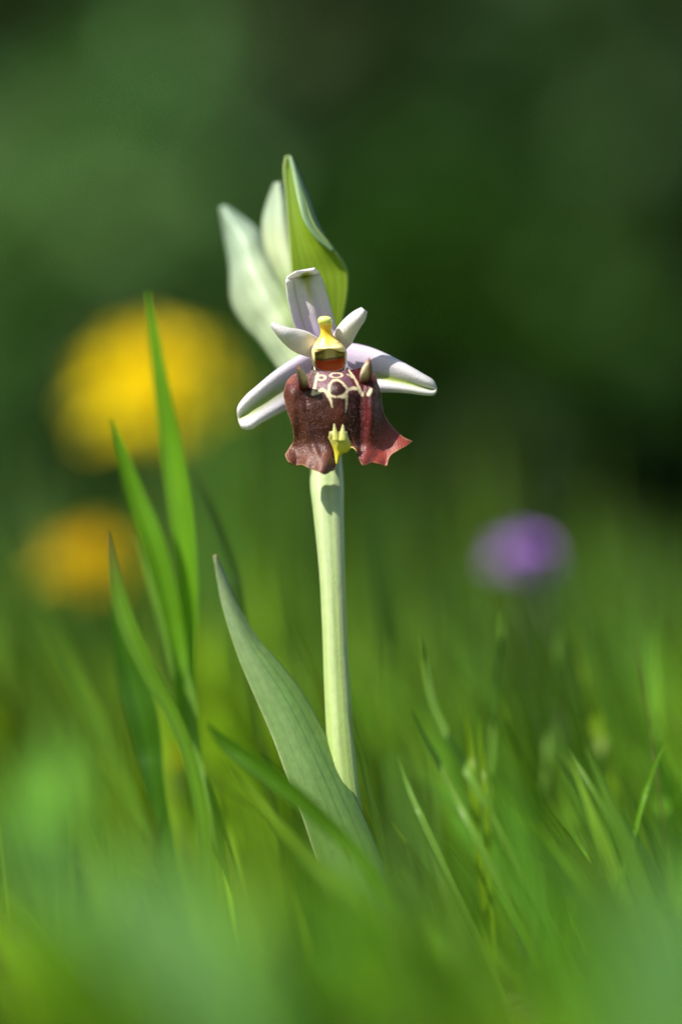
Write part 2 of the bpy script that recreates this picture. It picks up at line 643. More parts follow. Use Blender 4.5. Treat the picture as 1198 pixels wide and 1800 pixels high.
    patch(14000, -1.2, 1.2, .44, 2.2, lambda x, y, D: .022 + 0 * x, lambda x, y: .005 + 0 * x, (math.pi, 1.8, .4, .3),
          lambda x, y, m: (rng.uniform(.2, .5, m), rng.uniform(0, .6, m)))  # far turf tinted dark, shade of the shrubs and trees put into its colour
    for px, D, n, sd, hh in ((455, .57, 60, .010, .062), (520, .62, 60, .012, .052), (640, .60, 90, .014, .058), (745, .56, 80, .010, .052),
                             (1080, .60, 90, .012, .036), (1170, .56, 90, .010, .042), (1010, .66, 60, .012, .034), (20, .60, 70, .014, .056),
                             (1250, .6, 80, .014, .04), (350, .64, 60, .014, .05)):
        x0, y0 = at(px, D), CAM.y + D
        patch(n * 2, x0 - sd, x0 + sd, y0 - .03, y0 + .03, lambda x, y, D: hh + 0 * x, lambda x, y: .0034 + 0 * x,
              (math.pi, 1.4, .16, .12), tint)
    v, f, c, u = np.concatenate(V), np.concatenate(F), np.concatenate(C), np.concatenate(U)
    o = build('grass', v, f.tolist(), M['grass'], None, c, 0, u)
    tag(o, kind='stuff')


meadow()

# ------------------------------------------------------------------ single grass blades that can be told apart


def nearer(pts):
    if pts[0][0] < 500:
        return [(a, b, d * .5 if d < 0 else d, w_ * .88) for a, b, d, w_ in pts]
    return [(a, b, d * .9 if d < 0 else d + 9, w_ * .62) for a, b, d, w_ in pts]


def to_ground(pts):
    """carry a blade's last point down into the turf at the same distance"""
    px, py, d = pts[-1][:3]
    w_ = pts[-1][3]
    p = P(px, py, d)
    if p.z > 0.002:
        dx = (pts[-1][0] - pts[-2][0]) / max(1.0, pts[-1][1] - pts[-2][1])
        dpy = (p.z + .002) * PPM * DIST / (DIST - d / 1000)
        return pts + [(px + max(-.5, min(.6, dx)) * dpy, py + dpy, d, w_ * .8)]
    return pts


def blade(label, pts, base, fold=0.35, tip=None, turn=0.0, name='grass_blade', seed=0, cat='grass blade', mat='blade',
          group='single grass blades standing out of the meadow'):
    """pts: (px, py, mm toward, full width px) from the tip to the base"""
    pts = to_ground(nearer(pts))
    nu, nv = 36, 7
    q = spline(pts, nu)
    vs, cs, uv = [], [], []
    for i in range(nu):
        u = i / (nu - 1)
        px, py, d, wd = q[i]
        wd = max(wd, .6)
        k = (DIST - d / 1000) / DIST
        t = q[min(i + 1, nu - 1)][:2] - q[max(i - 1, 0)][:2]
        t /= np.linalg.norm(t) + 1e-9
        sx, sy = t[1], -t[0]
        ct, st_ = math.cos(turn + .5 * u), math.sin(turn + .5 * u)
        for j in range(nv):
            v = 2 * j / (nv - 1) - 1
            o_ = v * wd / 2
            dd = d + (st_ * o_ + abs(v) * wd / 2 * fold) * 1000 / PPM
            vs.append(P(px + sx * o_, py + sy * o_, dd))
            b_ = base
            if tip is not None:
                b_ = mixc(tip, base, sm(0, .25, u))
            s_ = 1 + .15 * noise.noise(Vector((u * 6, v, seed)))
            if j == 3:
                s_ *= 1.25
            cs.append(tuple(x * s_ for x in b_))
            uv.append((u, v))
    root = build(name, vs, grid_faces(nu, nv), M[mat], None, cs, 0, uv, origin=P(*[q[-1][0], q[-1][1], q[-1][2]]))
    tag(root, label, cat, group)
    return root


G1 = (.135, .32, .010)
G2 = (.06, .16, .012)
G3 = (.18, .34, .05)
YG = (.18, .30, .008)
blade('tallest bright green grass blade crossing in front of the large dandelion',
      [(259, 512, -28, 3), (270, 590, -28, 20), (285, 690, -28, 32), (303, 800, -28, 44), (318, 900, -27, 46),
       (330, 1010, -26, 38), (333, 1110, -26, 28), (334, 1210, -25, 24), (345, 1320, -24, 22)], G1, turn=.5)
blade('broad green grass blade with its tip at the lower edge of the large dandelion',
      [(196, 733, -24, 3), (215, 800, -24, 24), (240, 875, -24, 38), (268, 950, -23, 46), (293, 1040, -23, 42),
       (312, 1130, -23, 34), (322, 1200, -22, 26), (335, 1300, -22, 22)], G1, turn=-.3, seed=3)
blade('grass blade with a reddish edge and its tip in front of the small dandelion',
      [(190, 935, -16, 4), (198, 990, -16, 20), (212, 1060, -16, 34), (233, 1120, -15, 36), (266, 1190, -14, 32),
       (303, 1255, -13, 28), (332, 1330, -12, 28), (352, 1420, -12, 28), (362, 1520, -12, 26)], (.12, .26, .018), tip=(.16, .13, .03), turn=.3, seed=5)
blade('dark broad grass blade under the reddish edged one',
      [(196, 1040, -22, 4), (212, 1110, -22, 34), (232, 1190, -22, 58), (250, 1260, -21, 62), (262, 1320, -21, 54),
       (275, 1400, -20, 40)], (.045, .14, .006), turn=.2, seed=8)
blade('slim pale green grass blade between the two tall blades on the left',
      [(236, 940, -30, 3), (262, 1020, -30, 14), (285, 1095, -30, 18), (302, 1160, -30, 20), (318, 1260, -30, 20)],
      G3, seed=9)
blade('upright grass stalk below the tallest blade on the left',
      [(326, 1170, -20, 6), (334, 1230, -20, 24), (338, 1290, -20, 26), (345, 1350, -19, 30), (372, 1430, -16, 34)], G3,
      seed=10)
blade('curving dark green grass blade crossing the foot of the orchid leaf, the upper of two',
      [(362, 1272, 14, 4), (400, 1310, 14, 30), (450, 1346, 15, 40), (510, 1392, 16, 38), (570, 1445, 17, 34),
       (620, 1495, 18, 28), (670, 1560, 19, 24)], (.075, .19, .010), turn=.5, fold=.5, seed=11)
blade('bright yellow green grass blade crossing the foot of the orchid leaf, the lower of two',
      [(392, 1335, 16, 4), (432, 1385, 16, 18), (485, 1446, 17, 24), (545, 1510, 18, 28), (605, 1565, 19, 32),
       (660, 1615, 20, 36), (740, 1700, 21, 40)], (.15, .27, .008), turn=-.5, fold=.3, seed=12)
blade('thin dark grass stalk rising to the left of the orchid leaf tip',
      [(352, 838, -45, 3), (372, 890, -45, 9), (392, 950, -45, 11), (410, 1010, -45, 11), (425, 1100, -44, 12)],
      (.02, .05, .012), seed=13)
blade('long slanting grass blade at the far left below the small dandelion',
      [(-20, 930, -100, 3), (30, 1010, -98, 7), (85, 1100, -96, 9), (140, 1200, -94, 10), (185, 1290, -92, 10),
       (235, 1390, -90, 10)], (.08, .18, .012), seed=14)
blade('second slanting grass blade close under the long one at the far left',
      [(60, 1080, -70, 3), (110, 1170, -70, 10), (160, 1260, -69, 12), (205, 1350, -68, 14), (250, 1430, -67, 14)],
      (.11, .24, .015), seed=15)
blade('upright pale grass tip standing alone below the violet flower',
      [(882, 1074, -22, 4), (880, 1120, -22, 15), (874, 1180, -22, 16), (868, 1250, -21, 14), (862, 1330, -20, 14)], G3,
      seed=16)
blade('curved pale grass blade left of the lone grass tip, reaching highest of its tuft',
      [(741, 1118, -16, 3), (748, 1180, -16, 12), (760, 1235, -15, 16), (782, 1285, -14, 18), (812, 1340, -12, 22),
       (850, 1410, -10, 22)], G3, seed=17)
blade('slanting pale edged grass blade at the left of the tuft beside the stem',
      [(720, 1243, -10, 3), (745, 1295, -10, 13), (775, 1350, -9, 18), (805, 1410, -8, 20), (845, 1490, -6, 22)],
      G3, seed=18)
blade('short upright bright grass tip, left of two in the middle of the tuft',
      [(815, 1240, -12, 2), (820, 1280, -12, 12), (826, 1330, -12, 20), (832, 1400, -11, 24)], YG, seed=19)
blade('short upright bright grass tip, right of two in the middle of the tuft',
      [(841, 1258, -11, 2), (843, 1300, -11, 8), (848, 1350, -11, 14), (852, 1420, -10, 16)], YG, seed=20)
blade('bent grass blade below and right of the violet flower, leaning left',
      [(984, 1088, -30, 3), (976, 1150, -30, 14), (968, 1210, -30, 16), (962, 1290, -29, 16), (958, 1370, -28, 16)],
      G3, seed=21)
blade('broad grass blade below and right of the violet flower, leaning right',
      [(998, 1085, -34, 3), (1012, 1150, -34, 20), (1030, 1220, -33, 30), (1050, 1290, -32, 38), (1075, 1380, -30, 40)],
      YG, seed=22)
blade('hair thin reddish grass stalk near the right edge',
      [(1112, 1112, -12, 2), (1122, 1170, -12, 4), (1134, 1240, -12, 5), (1146, 1312, -12, 5), (1158, 1400, -11, 6)],
      (.13, .12, .03), seed=23)
blade('small sharp grass tip leaning left, right of the tuft',
      [(995, 1314, 2, 2), (1012, 1342, 2, 8), (1032, 1374, 3, 12), (1062, 1425, 4, 16)], G3, seed=24)
blade('small grass blade leaning right near the right edge',
      [(1166, 1306, -6, 2), (1150, 1345, -6, 10), (1135, 1385, -6, 14), (1120, 1440, -5, 16)], G1, seed=25)
blade('pale slanting grass blade lowest on the right of the orchid stem',
      [(698, 1328, -4, 2), (712, 1370, -4, 12), (730, 1415, -3, 16), (760, 1480, -2, 20)], G3, seed=26)
blade('short dark grass tip touching the right side of the orchid stem',
      [(610, 1232, 4, 2), (620, 1275, 4, 9), (632, 1320, 4, 12), (650, 1400, 4, 14)], (.05, .11, .012), seed=27)

# ------------------------------------------------------------------ broad leaves close to the lens


def herb(label, leaves, colour, name='herb', seed=0):
    """rosette herb: each leaf an own part; leaf = spine (px, py, mm toward, width px), tip to base"""
    b = leaves[0][-1]
    p = P(b[0], b[1], b[2])
    root = empty(name, (p.x, p.y, 0))
    tag(root, label, 'leafy herb', 'broad leaved herbs near the lens')
    for n_, pts in enumerate(leaves):
        pts = to_ground(pts)
        nu, nv = 26, 13
        q = spline(pts, nu)
        vs, cs, uv = [], [], []
        for i in range(nu):
            u = i / (nu - 1)
            px, py, d, wd = q[i]
            wd = max(wd, 2)
            t = q[min(i + 1, nu - 1)][:2] - q[max(i - 1, 0)][:2]
            t /= np.linalg.norm(t) + 1e-9
            for j in range(nv):
                v = 2 * j / (nv - 1) - 1
                o_ = v * wd / 2
                dd = d + (abs(v) ** 1.5 * wd * .16 + o_ * .35
                          + 5 * noise.noise(Vector((u * 5, v * 2, seed + n_)))) * 1000 / PPM
                vs.append(P(px + t[1] * o_, py - t[0] * o_, dd))
                s_ = 1 + .3 * noise.noise(Vector((u * 5, v * 2.5, seed)))
                cs.append(tuple(x * s_ for x in colour))
                uv.append((u, v))
        build('leaf', vs, grid_faces(nu, nv), M['herb'], root, cs, 0, uv)


herb('grey green broad leaved herb blurred in the lower left foreground',
     [[(225, 1500, 115, 40), (300, 1580, 118, 120), (375, 1690, 122, 150), (430, 1840, 126, 110)],
      [(-60, 1480, 108, 40), (40, 1500, 110, 80), (180, 1600, 115, 80), (330, 1790, 120, 60)]],
     (.080, .190, .045), seed=4)
herb('pale bluish green leaf of a herb blurred in the lower right corner',
     [[(1190, 1520, 125, 40), (1180, 1620, 128, 150), (1165, 1740, 130, 190), (1150, 1880, 134, 110)]],
     (.070, .175, .042), seed=9)
herb('bright green broad leaved herb blurred at the left edge',
     [[(115, 1270, 92, 14), (105, 1340, 93, 70), (95, 1430, 95, 90), (100, 1540, 97, 70)],
      [(10, 1350, 99, 14), (25, 1420, 100, 60), (60, 1520, 101, 70)]],
     (.12, .30, .032), seed=14)

# ------------------------------------------------------------------ dandelions and the violet flower


def head_florets(rng, c, R, H, tilt, n, lng, wid, colour, var):
    """strap florets in overlapping whorls on a dome"""
    vs, fs, cs = [], [], []
    rot = Matrix.Rotation(tilt[0], 3, 'X') @ Matrix.Rotation(tilt[1], 3, 'Y')
    for i in range(n):
        q = (i + .5) / n
        e = math.radians(86 - 92 * q ** .8) + rng.uniform(-.12, .12)
        a = i * 2.39996 + rng.uniform(-.2, .2)
        L = R * (lng * (0.55 + .45 * q)) * rng.uniform(.6, 1.25)
        out = Vector((math.cos(a), math.sin(a), 0))
        up = Vector((0, 0, 1))
        side = Vector((-math.sin(a), math.cos(a), 0))
        b = len(vs)
        nn = 6
        p = out * R * .12 * q
        for k in range(nn):
            u = k / (nn - 1)
            el = e - u * .35 * q
            if k:
                p = p + (out * math.cos(el) + up * math.sin(el) * (H / R)) * L / (nn - 1)
            w_ = wid * R * (.55 + .45 * math.sin(min(1, u * 1.2) * math.pi * .6)) * (1 if k < nn - 1 else .75)
            for s in (-1, 0, 1):
                vs.append(c + rot @ (p + side * s * w_ + up * (0 if s else -.15 * w_)))
                f_ = rng.uniform(1 - var, 1 + var)
                cs.append(tuple(x * f_ for x in colour))
        fs += grid_faces(nn, 3, False, b)
    return vs, fs, cs


def tube(path, r0, r1, n=12, seg=18):
    q = spline(path, seg)
    vs = []
    for i, p in enumerate(q):
        t = Vector(q[min(i + 1, seg - 1)] - q[max(i - 1, 0)]).normalized()
        s = t.orthogonal().normalized()
        k = t.cross(s)
        r = r0 + (r1 - r0) * i / (seg - 1)
        for j in range(n):
            a = 2 * math.pi * j / n
            vs.append(Vector(p) + (s * math.cos(a) + k * math.sin(a)) * r)
    return vs, grid_faces(seg, n, True)


def dandelion(label, px, py, toward, R, H, colour, seed, tilt, n=150, lean=.004):
    rng = random.Random(seed)
    c = P(px, py, toward)
    base = Vector((c.x + lean, c.y + .003, 0))
    root = empty('dandelion', base)
    tag(root, label, 'dandelion', 'yellow dandelions in the meadow')
    vs, fs, cs = head_florets(rng, c, R, H, tilt, n, 1.0, .075, colour, .12)
    build('petals', vs, fs, M['yellow'], root, cs)
    # green cup of bracts under the head
    cv, cf, cc = [], [], []
    prof = [(.0, -.62), (.22, -.60), (.34, -.48), (.38, -.30), (.36, -.12), (.30, .02)]
    for r_, z_ in prof:
        for j in range(16):
            a = 2 * math.pi * j / 16
            k = 1 + .05 * (j % 2)
            cv.append(c + Vector((math.cos(a) * r_ * R * k, math.sin(a) * r_ * R * k, z_ * R * .8)))
            cc.append((.07, .14, .03))
    build('green_cup', cv, grid_faces(len(prof), 16, True), M['herb'], root, cc)
    bv, bf, bc = [], [], []
    for j in range(11):
        a = 2 * math.pi * j / 11 + .2
        o_ = Vector((math.cos(a), math.sin(a), 0))
        s_ = Vector((-math.sin(a), math.cos(a), 0))
        b = len(bv)
        for k in range(5):
            u = k / 4
            p = c + o_ * R * (.34 + .28 * u) + Vector((0, 0, -R * (.42 + .30 * u * u)))
            w_ = R * .07 * (1 - u ** 2) + .0001
            bv += [p - s_ * w_, p + s_ * w_]
            bc += [(.06, .13, .03)] * 2
        bf += grid_faces(5, 2, False, b)
    build('bracts', bv, bf, M['herb'], root, bc)
    sv, sf = tube([base + Vector((0, 0, -.003)), base * .5 + c * .5 + Vector((lean * .4, 0, -.004)),
                   c + Vector((0, 0, -R * .45))], .0017, .0014)
    build('stalk', sv, sf, M['stem'], root, [(.16, .22, .06)] * len(sv))


dandelion('large yellow dandelion head behind the tallest grass blade, upper of the two',
          274, 680, -190, .0106, .0100, (.93, .77, .004), 1, (rad(30), rad(-6)), 220)
dandelion('smaller yellow dandelion head low at the left, below the large one',
          158, 1000, -150, .0072, .0080, (.90, .68, .005), 2, (rad(10), rad(6)), 120)
dandelion('tiny yellow flower bud low among the left grass blades',
          297, 1340, -50, .0016, .0022, (.60, .42, .005), 3, (rad(10), rad(4)), 40, lean=.001)


def violet_flower():
    rng = random.Random(5)
    c = P(920, 944, -112)
    base = Vector((c.x + .004, c.y, 0))
    root = empty('violet_flower', base)
    tag(root, 'small violet flower head blurred behind the grass at right', 'wild flower')
    vs, fs, cs = head_florets(rng, c + Vector((0, 0, -.003)), .0046, .0054, (rad(24), rad(20)), 70, .95, .12,
                              (.68, .36, .90), .25)
    build('petals', vs, fs, M['violet'], root, cs)
    sv, sf = tube([base, base * .5 + c * .5 + Vector((.002, 0, 0)), c + Vector((0, 0, -.003))], .0009, .0007)
    build('stalk', sv, sf, M['stem'], root, [(.10, .15, .05)] * len(sv))
    cv, cf = tube([c + Vector((.0006, 0, -.0062)), c + Vector((.0003, 0, -.0040)), c + Vector((0, 0, -.0018))], .0010, .0028)
    build('green_cup', cv, cf, M['herb'], root, [(.05, .09, .04)] * len(cv))


violet_flower()

# ------------------------------------------------------------------ the orchid
foot = P(665, 1745, 0)
ORCHID = empty('orchid', (foot.x, foot.y, 0))
tag(ORCHID, 'single wild orchid in sharp focus with maroon lip and lilac white sepals', 'orchid')

# stem with ridges, rising behind the lip into the ovary
st = [(566, 640, -9, 14, 14), (569, 720, -6.5, 20, 20), (572, 790, -3.5, 26, 24), (574.5, 850, -2.2, 29, 26),
      (577.5, 900, -1.6, 26.5, 25),
      (583.5, 1000, -1, 22.5, 22), (588, 1100, -.8, 21.5, 21), (592.5, 1200, -.8, 22.5, 21), (599, 1300, -.8, 24, 23),
      (609, 1400, -.8, 25, 24), (622, 1500, -.9, 27, 25), (640, 1600, -1, 29, 26), (664, 1765, -1, 30, 27)]
sq = spline(st, 150)


def stem_col(u, a):
    c = mixc((.47, .58, .27), (.42, .56, .17), sm(.3, .7, u))
    c = mixc(c, (.30, .44, .10), sm(.72, .95, u))
    s = .5 + .5 * math.cos(5 * a + 1.2 + 2.2 * (1 - u))
    c = mixc(c, (.62, .68, .46), .35 * s * (1 - sm(.6, .85, u)))
    k = noise.noise(Vector((u * 26, math.cos(a) * 5, math.sin(a) * 5))) + .5 * noise.noise(Vector((u * 9, math.cos(a) * 14, math.sin(a) * 14)))
    return tuple(x * (.86 + .07 * k) for x in c)


loft('stem', sq, M['stem'], ORCHID, stem_col, n=48,
     ridge=lambda a, u: .028 * math.cos(5 * a + 1.2 + 2.2 * (1 - u)) + .012 * math.cos(13 * a + 3 * u))

# main leaf
LF = (.13, .25, .05)


def leaf_col(u, v):
    c = mixc((.22, .29, .14), LF, sm(.0, .45, u))
    c = mixc(c, (.12, .21, .065), sm(.6, 1, u))
    if v < -.93:
        c = mixc(c, (.38, .45, .20), .8)
    if v > .95:
        c = mixc(c, (.22, .32, .12), .6)
    for v0, w0, k0 in ((.28, .040, .8), (-.02, .028, .55), (.60, .032, .7), (-.42, .024, .4), (.12, .02, .3), (-.74, .024, .45), (.82, .02, .4)):
        vv = v0 + .03 * noise.noise(Vector((u * 5, v0 * 9, 0)))
        c = mixc(c, (.06, .14, .03), k0 * math.exp(-((v - vv) / w0) ** 2) * sm(.05, .2, u))
    c = mixc(c, (.26, .36, .16), .2 * (1 - sm(-.3, .35, v)) * (1 - sm(.5, .9, u)))  # silvery sheen of the left half painted into the leaf colour
    if u < .03:
        c = mixc((.25, .22, .08), c, u / .03)
    s = noise.noise(Vector((u * 40, v * 5, 2))) + .6 * noise.noise(Vector((u * 160, v * 40, 6)))
    if math.hypot((u - .765) * 14, (v - .05) * 9) < .5:
        c = (.10, .06, .02)
    return tuple(x * (1 + .13 * s) for x in c)


sheet('leaf',
      [(377, 976, -3.0), (380, 1010, -2.7), (394, 1075, -2.1), (420, 1155, -1.4), (449, 1225, -0.7), (481, 1300, -0.0), (507, 1372, 0.7),
       (531, 1435, 1.2), (556, 1510, 1.2), (584, 1585, 1.2), (625, 1680, 1.2), (648, 1770, 1.2)],
      [(379, 975, -3.0), (392, 1005, -3.5), (415, 1062, -2.9), (449, 1120, -2.4), (487, 1163, -2.0), (526, 1213, -1.5), (560, 1272, -1.0),
       (590, 1335, -0.4), (622, 1400, 0.3), (656, 1478, 0.5), (685, 1560, 0.5), (735, 1770, 0.5)],
      M['leaf'], ORCHID, leaf_col, nu=110, nv=41,
      extra=lambda u, v: (1.0 * (1 - ((v - .28) / 1.28) ** 2 if v < .28 else 1 - ((v - .28) / .72) ** 2)) * (.15 + .85 * sm(0, .5, u)),
      solid=.00035)
# front bract: bright green hood, its right margin folded over and showing the pale underside


def bract_col(u, v):
    c = mixc((.22, .35, .03), (.28, .42, .022), sm(.1, .5, u))
    c = mixc(c, (.36, .50, .05), sm(.45, 1, u) * sm(.2, .9, v) * .8)
    if u < .05:
        c = mixc((.10, .20, .05), c, u / .05)
    if abs(v) > .95:
        c = mixc(c, (.5, .6, .25), .7)
    return c


bract_front = sheet('bract',
      [(503, 274, -5), (499, 300, -5), (503, 350, -4.5), (507, 400, -4), (510, 450, -3.5), (513, 490, -3.2), (518, 540, -3.2),
       (535, 600, -4), (556, 660, -5)],
      [(508, 273, -5), (518, 296, -4.5), (534, 345, -3.0), (552, 395, -2.2), (580, 430, -2.5), (605, 465, -3.5), (612, 490, -4),
       (606, 540, -4.5), (580, 650, -5.5)],
      M['bract'], ORCHID, bract_col, nu=64, nv=25, cup=lambda u: -.6 * math.sin(math.pi * min(1, u * 1.1)) - .2)
tag(bract_front, 'bright green front bract with folded right margin')
# the folded over margin of the same bract, seen from its glaucous outside
sheet('bract_margin',
      [(509, 274, -5), (514, 300, -4.2), (523, 350, -2.7), (534, 390, -1.8), (556, 420, -2.0), (584, 442, -2.7)],
      [(513, 280, -6), (524, 305, -5.2), (540, 345, -4.2), (554, 385, -3.8), (569, 415, -3.4), (586, 441, -3.0)],
      M['pale_bract'], bract_front, lambda u, v: mixc((.30, .45, .24), (.26, .42, .18), u), nu=36, nv=9, cup=lambda u: .5)

# pale bracts behind, a little out of focus


def pale_col(u, v):
    c = mixc((.38, .50, .37), (.50, .60, .40), sm(.1, .5, u))
    c = mixc(c, (.56, .66, .36), sm(.5, .8, u) * sm(-.6, .4, v))
    c = mixc(c, (.36, .54, .16), sm(.86, 1, u))
    return tuple(x * (1 + .08 * noise.noise(Vector((u * 7, v * 2, 4)))) for x in c)


b2 = sheet('bract',
      [(388, 364, -15), (397, 420, -14.5), (405, 470, -14), (408, 530, -13), (428, 570, -12), (455, 600, -11), (478, 632, -9.5),
       (505, 665, -8), (545, 700, -7)],
      [(397, 363, -15), (425, 382, -14), (453, 405, -13), (470, 440, -12), (488, 475, -11), (508, 510, -10), (528, 560, -9),
       (548, 620, -8), (566, 700, -7)],
      M['pale_bract'], ORCHID, pale_col, nu=60, nv=21, cup=lambda u: 3.2 * math.sin(math.pi * min(1, .15 + u * .8)), wob=.6)
tag(b2, 'pale frosted green bract on the left')
b3 = sheet('bract',
      [(484, 322, -11), (471, 355, -11), (462, 395, -10.5), (467, 440, -10), (484, 480, -9.5), (505, 530, -9), (540, 650, -7.5)],
      [(494, 320, -11), (510, 350, -10), (522, 400, -9), (530, 440, -8.5), (536, 480, -8), (545, 530, -7.6), (562, 650, -7)],
      M['pale_bract'], ORCHID, lambda u, v: mixc(mixc((.44, .55, .38), (.60, .68, .42), sm(.2, .5, u)), (.36, .52, .2), sm(.5, .9, u)),
      nu=40, nv=17, cup=lambda u: 2.6)
tag(b3, 'pale green bract half hidden behind the front bract')

# sepals
LIL = (.70, .60, .80)
WHT = (.83, .80, .83)


def dorsal_col(u, v):
    c = mixc(WHT, LIL, sm(.25, .85, u))
    c = mixc(c, (.62, .50, .76), sm(.7, 1, u) * .7)
    g = math.exp(-((v - .12) / (.42 * (1 - u) + .06)) ** 2)
    c = mixc(c, (.27, .36, .03), g * (1 - sm(.18, .34, u)) * sm(.015, .06, u))
    c = mixc(c, (.50, .50, .06), .9 * math.exp(-((v - .17) / .10) ** 2) * (1 - sm(.3, .62, u)) * sm(.04, .1, u))
    c = mixc(c, (.36, .34, .22), .55 * math.exp(-((v + .62 - .1 * u) / .06) ** 2) * sm(.1, .3, u) * (1 - sm(.7, .9, u)))
    if abs(v) > .94:
        c = mixc(c, (.84, .83, .80), .8)
    return c


sheet('sepal',
      [(520, 478, 2.6), (504, 489, 2.4), (503, 502, 1.4), (505, 522, .9), (510, 545, .3), (516, 568, -.4), (527, 590, -1), (552, 604, -1.4)],
      [(552, 472, 2.2), (561, 481, 2.0), (567, 496, 1.4), (573, 515, 1), (580, 540, .6), (586, 562, 0), (590, 585, -.6), (585, 606, -1.2)],
      M['sepal'], ORCHID, dorsal_col, nu=50, nv=29,
      extra=lambda u, v: -.7 * (1 - v * v) - 2.4 * (1 - sm(.0, .16, u)) * 0 + .55 * math.exp(-((v - .17) / .22) ** 2) * sm(.15, .4, u)
      + 1.2 * math.exp(-(u / .07) ** 2) - 1.0 * math.exp(-((u - .14) / .06) ** 2), solid=.00025)


def lat_col(off, w0, g0):
    def f(u, v):
        # u from tip to base
        c = mixc(WHT, LIL, sm(.35, 1, u))
        g = math.exp(-((v - off) / w0) ** 2) * (1 - sm(.55, .95, u)) * sm(.03, .10, u)
        c = mixc(c, (.38, .48, .08), g * g0)
        c = mixc(c, (.78, .82, .55), .35 * (1 - sm(0, .15, u)))
        return c
    return f


sheet('sepal',
      [(420, 735, 1.3), (419, 716, 1.6), (432, 697, 1.6), (450, 681, 1.4), (485, 652, .6), (525, 626, -.4), (558, 610, -1.2)],
      [(420, 739, 1.4), (427, 752, 1.7), (442, 753, 1.8), (461, 741, 1.4), (498, 721, .4), (540, 700, -.8), (575, 668, -1.4)],
      M['sepal'], ORCHID, lat_col(.0, .34, .95), nu=50, nv=29,
      extra=lambda u, v: sm(0.02, .25, u) * 0.35 * math.exp(-((abs(v) - .72) / .25) ** 2) * (.5 + .5 * (1 - u)) - .35 * math.exp(-(v / .32) ** 2) * (1 - .7 * u) * sm(.02, .2, u)
      - .4 * max(0, abs(v) - .85) / .15, solid=.00025)
sheet('sepal',
      [(766, 683, .6), (759, 669, 1.0), (740, 657, 1.2), (716, 643, 1.2), (682, 625, .8), (648, 611, .1), (612, 604, -.8), (590, 608, -1.2)],
      [(766, 686, .6), (760, 693.5, .8), (742, 693, .9), (720, 690, .8), (690, 688, .4), (660, 688, -.2), (625, 684, -.8), (590, 668, -1.4)],
      M['sepal'], ORCHID, lat_col(.28, .26, 1.0), nu=50, nv=29,
      extra=lambda u, v: sm(0.02, .25, u) * 0.35 * math.exp(-((v + .45) / .38) ** 2) * (.6 + .4 * (1 - u)) - .35 * math.exp(-((v - .28) / .28) ** 2) * (1 - .7 * u) * sm(.02, .2, u)
      + .3 * math.exp(-((v - .75) / .2) ** 2) - .4 * max(0, abs(v) - .85) / .15, solid=.00025)

# petals


def petal_col(u, v):
    c = mixc((.84, .80, .81), (.87, .83, .82), sm(0, .5, u))
    c = mixc(c, (.82, .74, .74), sm(.7, 1, u) * .8)
    c = mixc(c, (.70, .62, .70), .5 * (1 - sm(0, .15, u)))
    return c


sheet('petal',
      [(477, 572, 4.4), (484, 583, 4.2), (495, 597, 3.8), (508, 610, 3), (524, 620, 2.2), (545, 627, 1.2), (560, 628, .2)],
      [(478, 568, 4.4), (490, 572, 4.2), (508, 578, 3.8), (524, 580, 3), (541, 585, 2.2), (556, 594, 1.2), (566, 600, .2)],
      M['petal'], ORCHID, petal_col, nu=36, nv=17, cup=lambda u: .8 * math.sin(math.pi * min(1, .12 + u * .8)), solid=.0003)
sheet('petal',
      [(636, 542, 3.6), (622, 549, 3.4), (606, 562, 3.0), (594, 576, 2.4), (586, 590, 1.6), (582, 602, .6)],
      [(643, 547, 3.6), (640, 561, 3.4), (632, 574, 3.0), (624, 588, 2.4), (617, 602, 1.6), (607, 614, .6)],
      M['petal'], ORCHID, petal_col, nu=36, nv=17, cup=lambda u: .7 * math.sin(math.pi * min(1, .2 + u * .7)), solid=.0003)

# column: anther cap, neck and body with the stigma cavity sunk into its front


def seg_dist(p, a, b):
    ax, ay = a
    bx, by = b
    dx, dy = bx - ax, by - ay
    L = dx * dx + dy * dy
    t = 0 if L == 0 else max(0, min(1, ((p[0] - ax) * dx + (p[1] - ay) * dy) / L))
    return math.hypot(p[0] - ax - t * dx, p[1] - ay - t * dy), t


def c1(x, y):                    # from the enlarged view of the flower
    return 380 + x / 2.852, 450 + y / 2.852


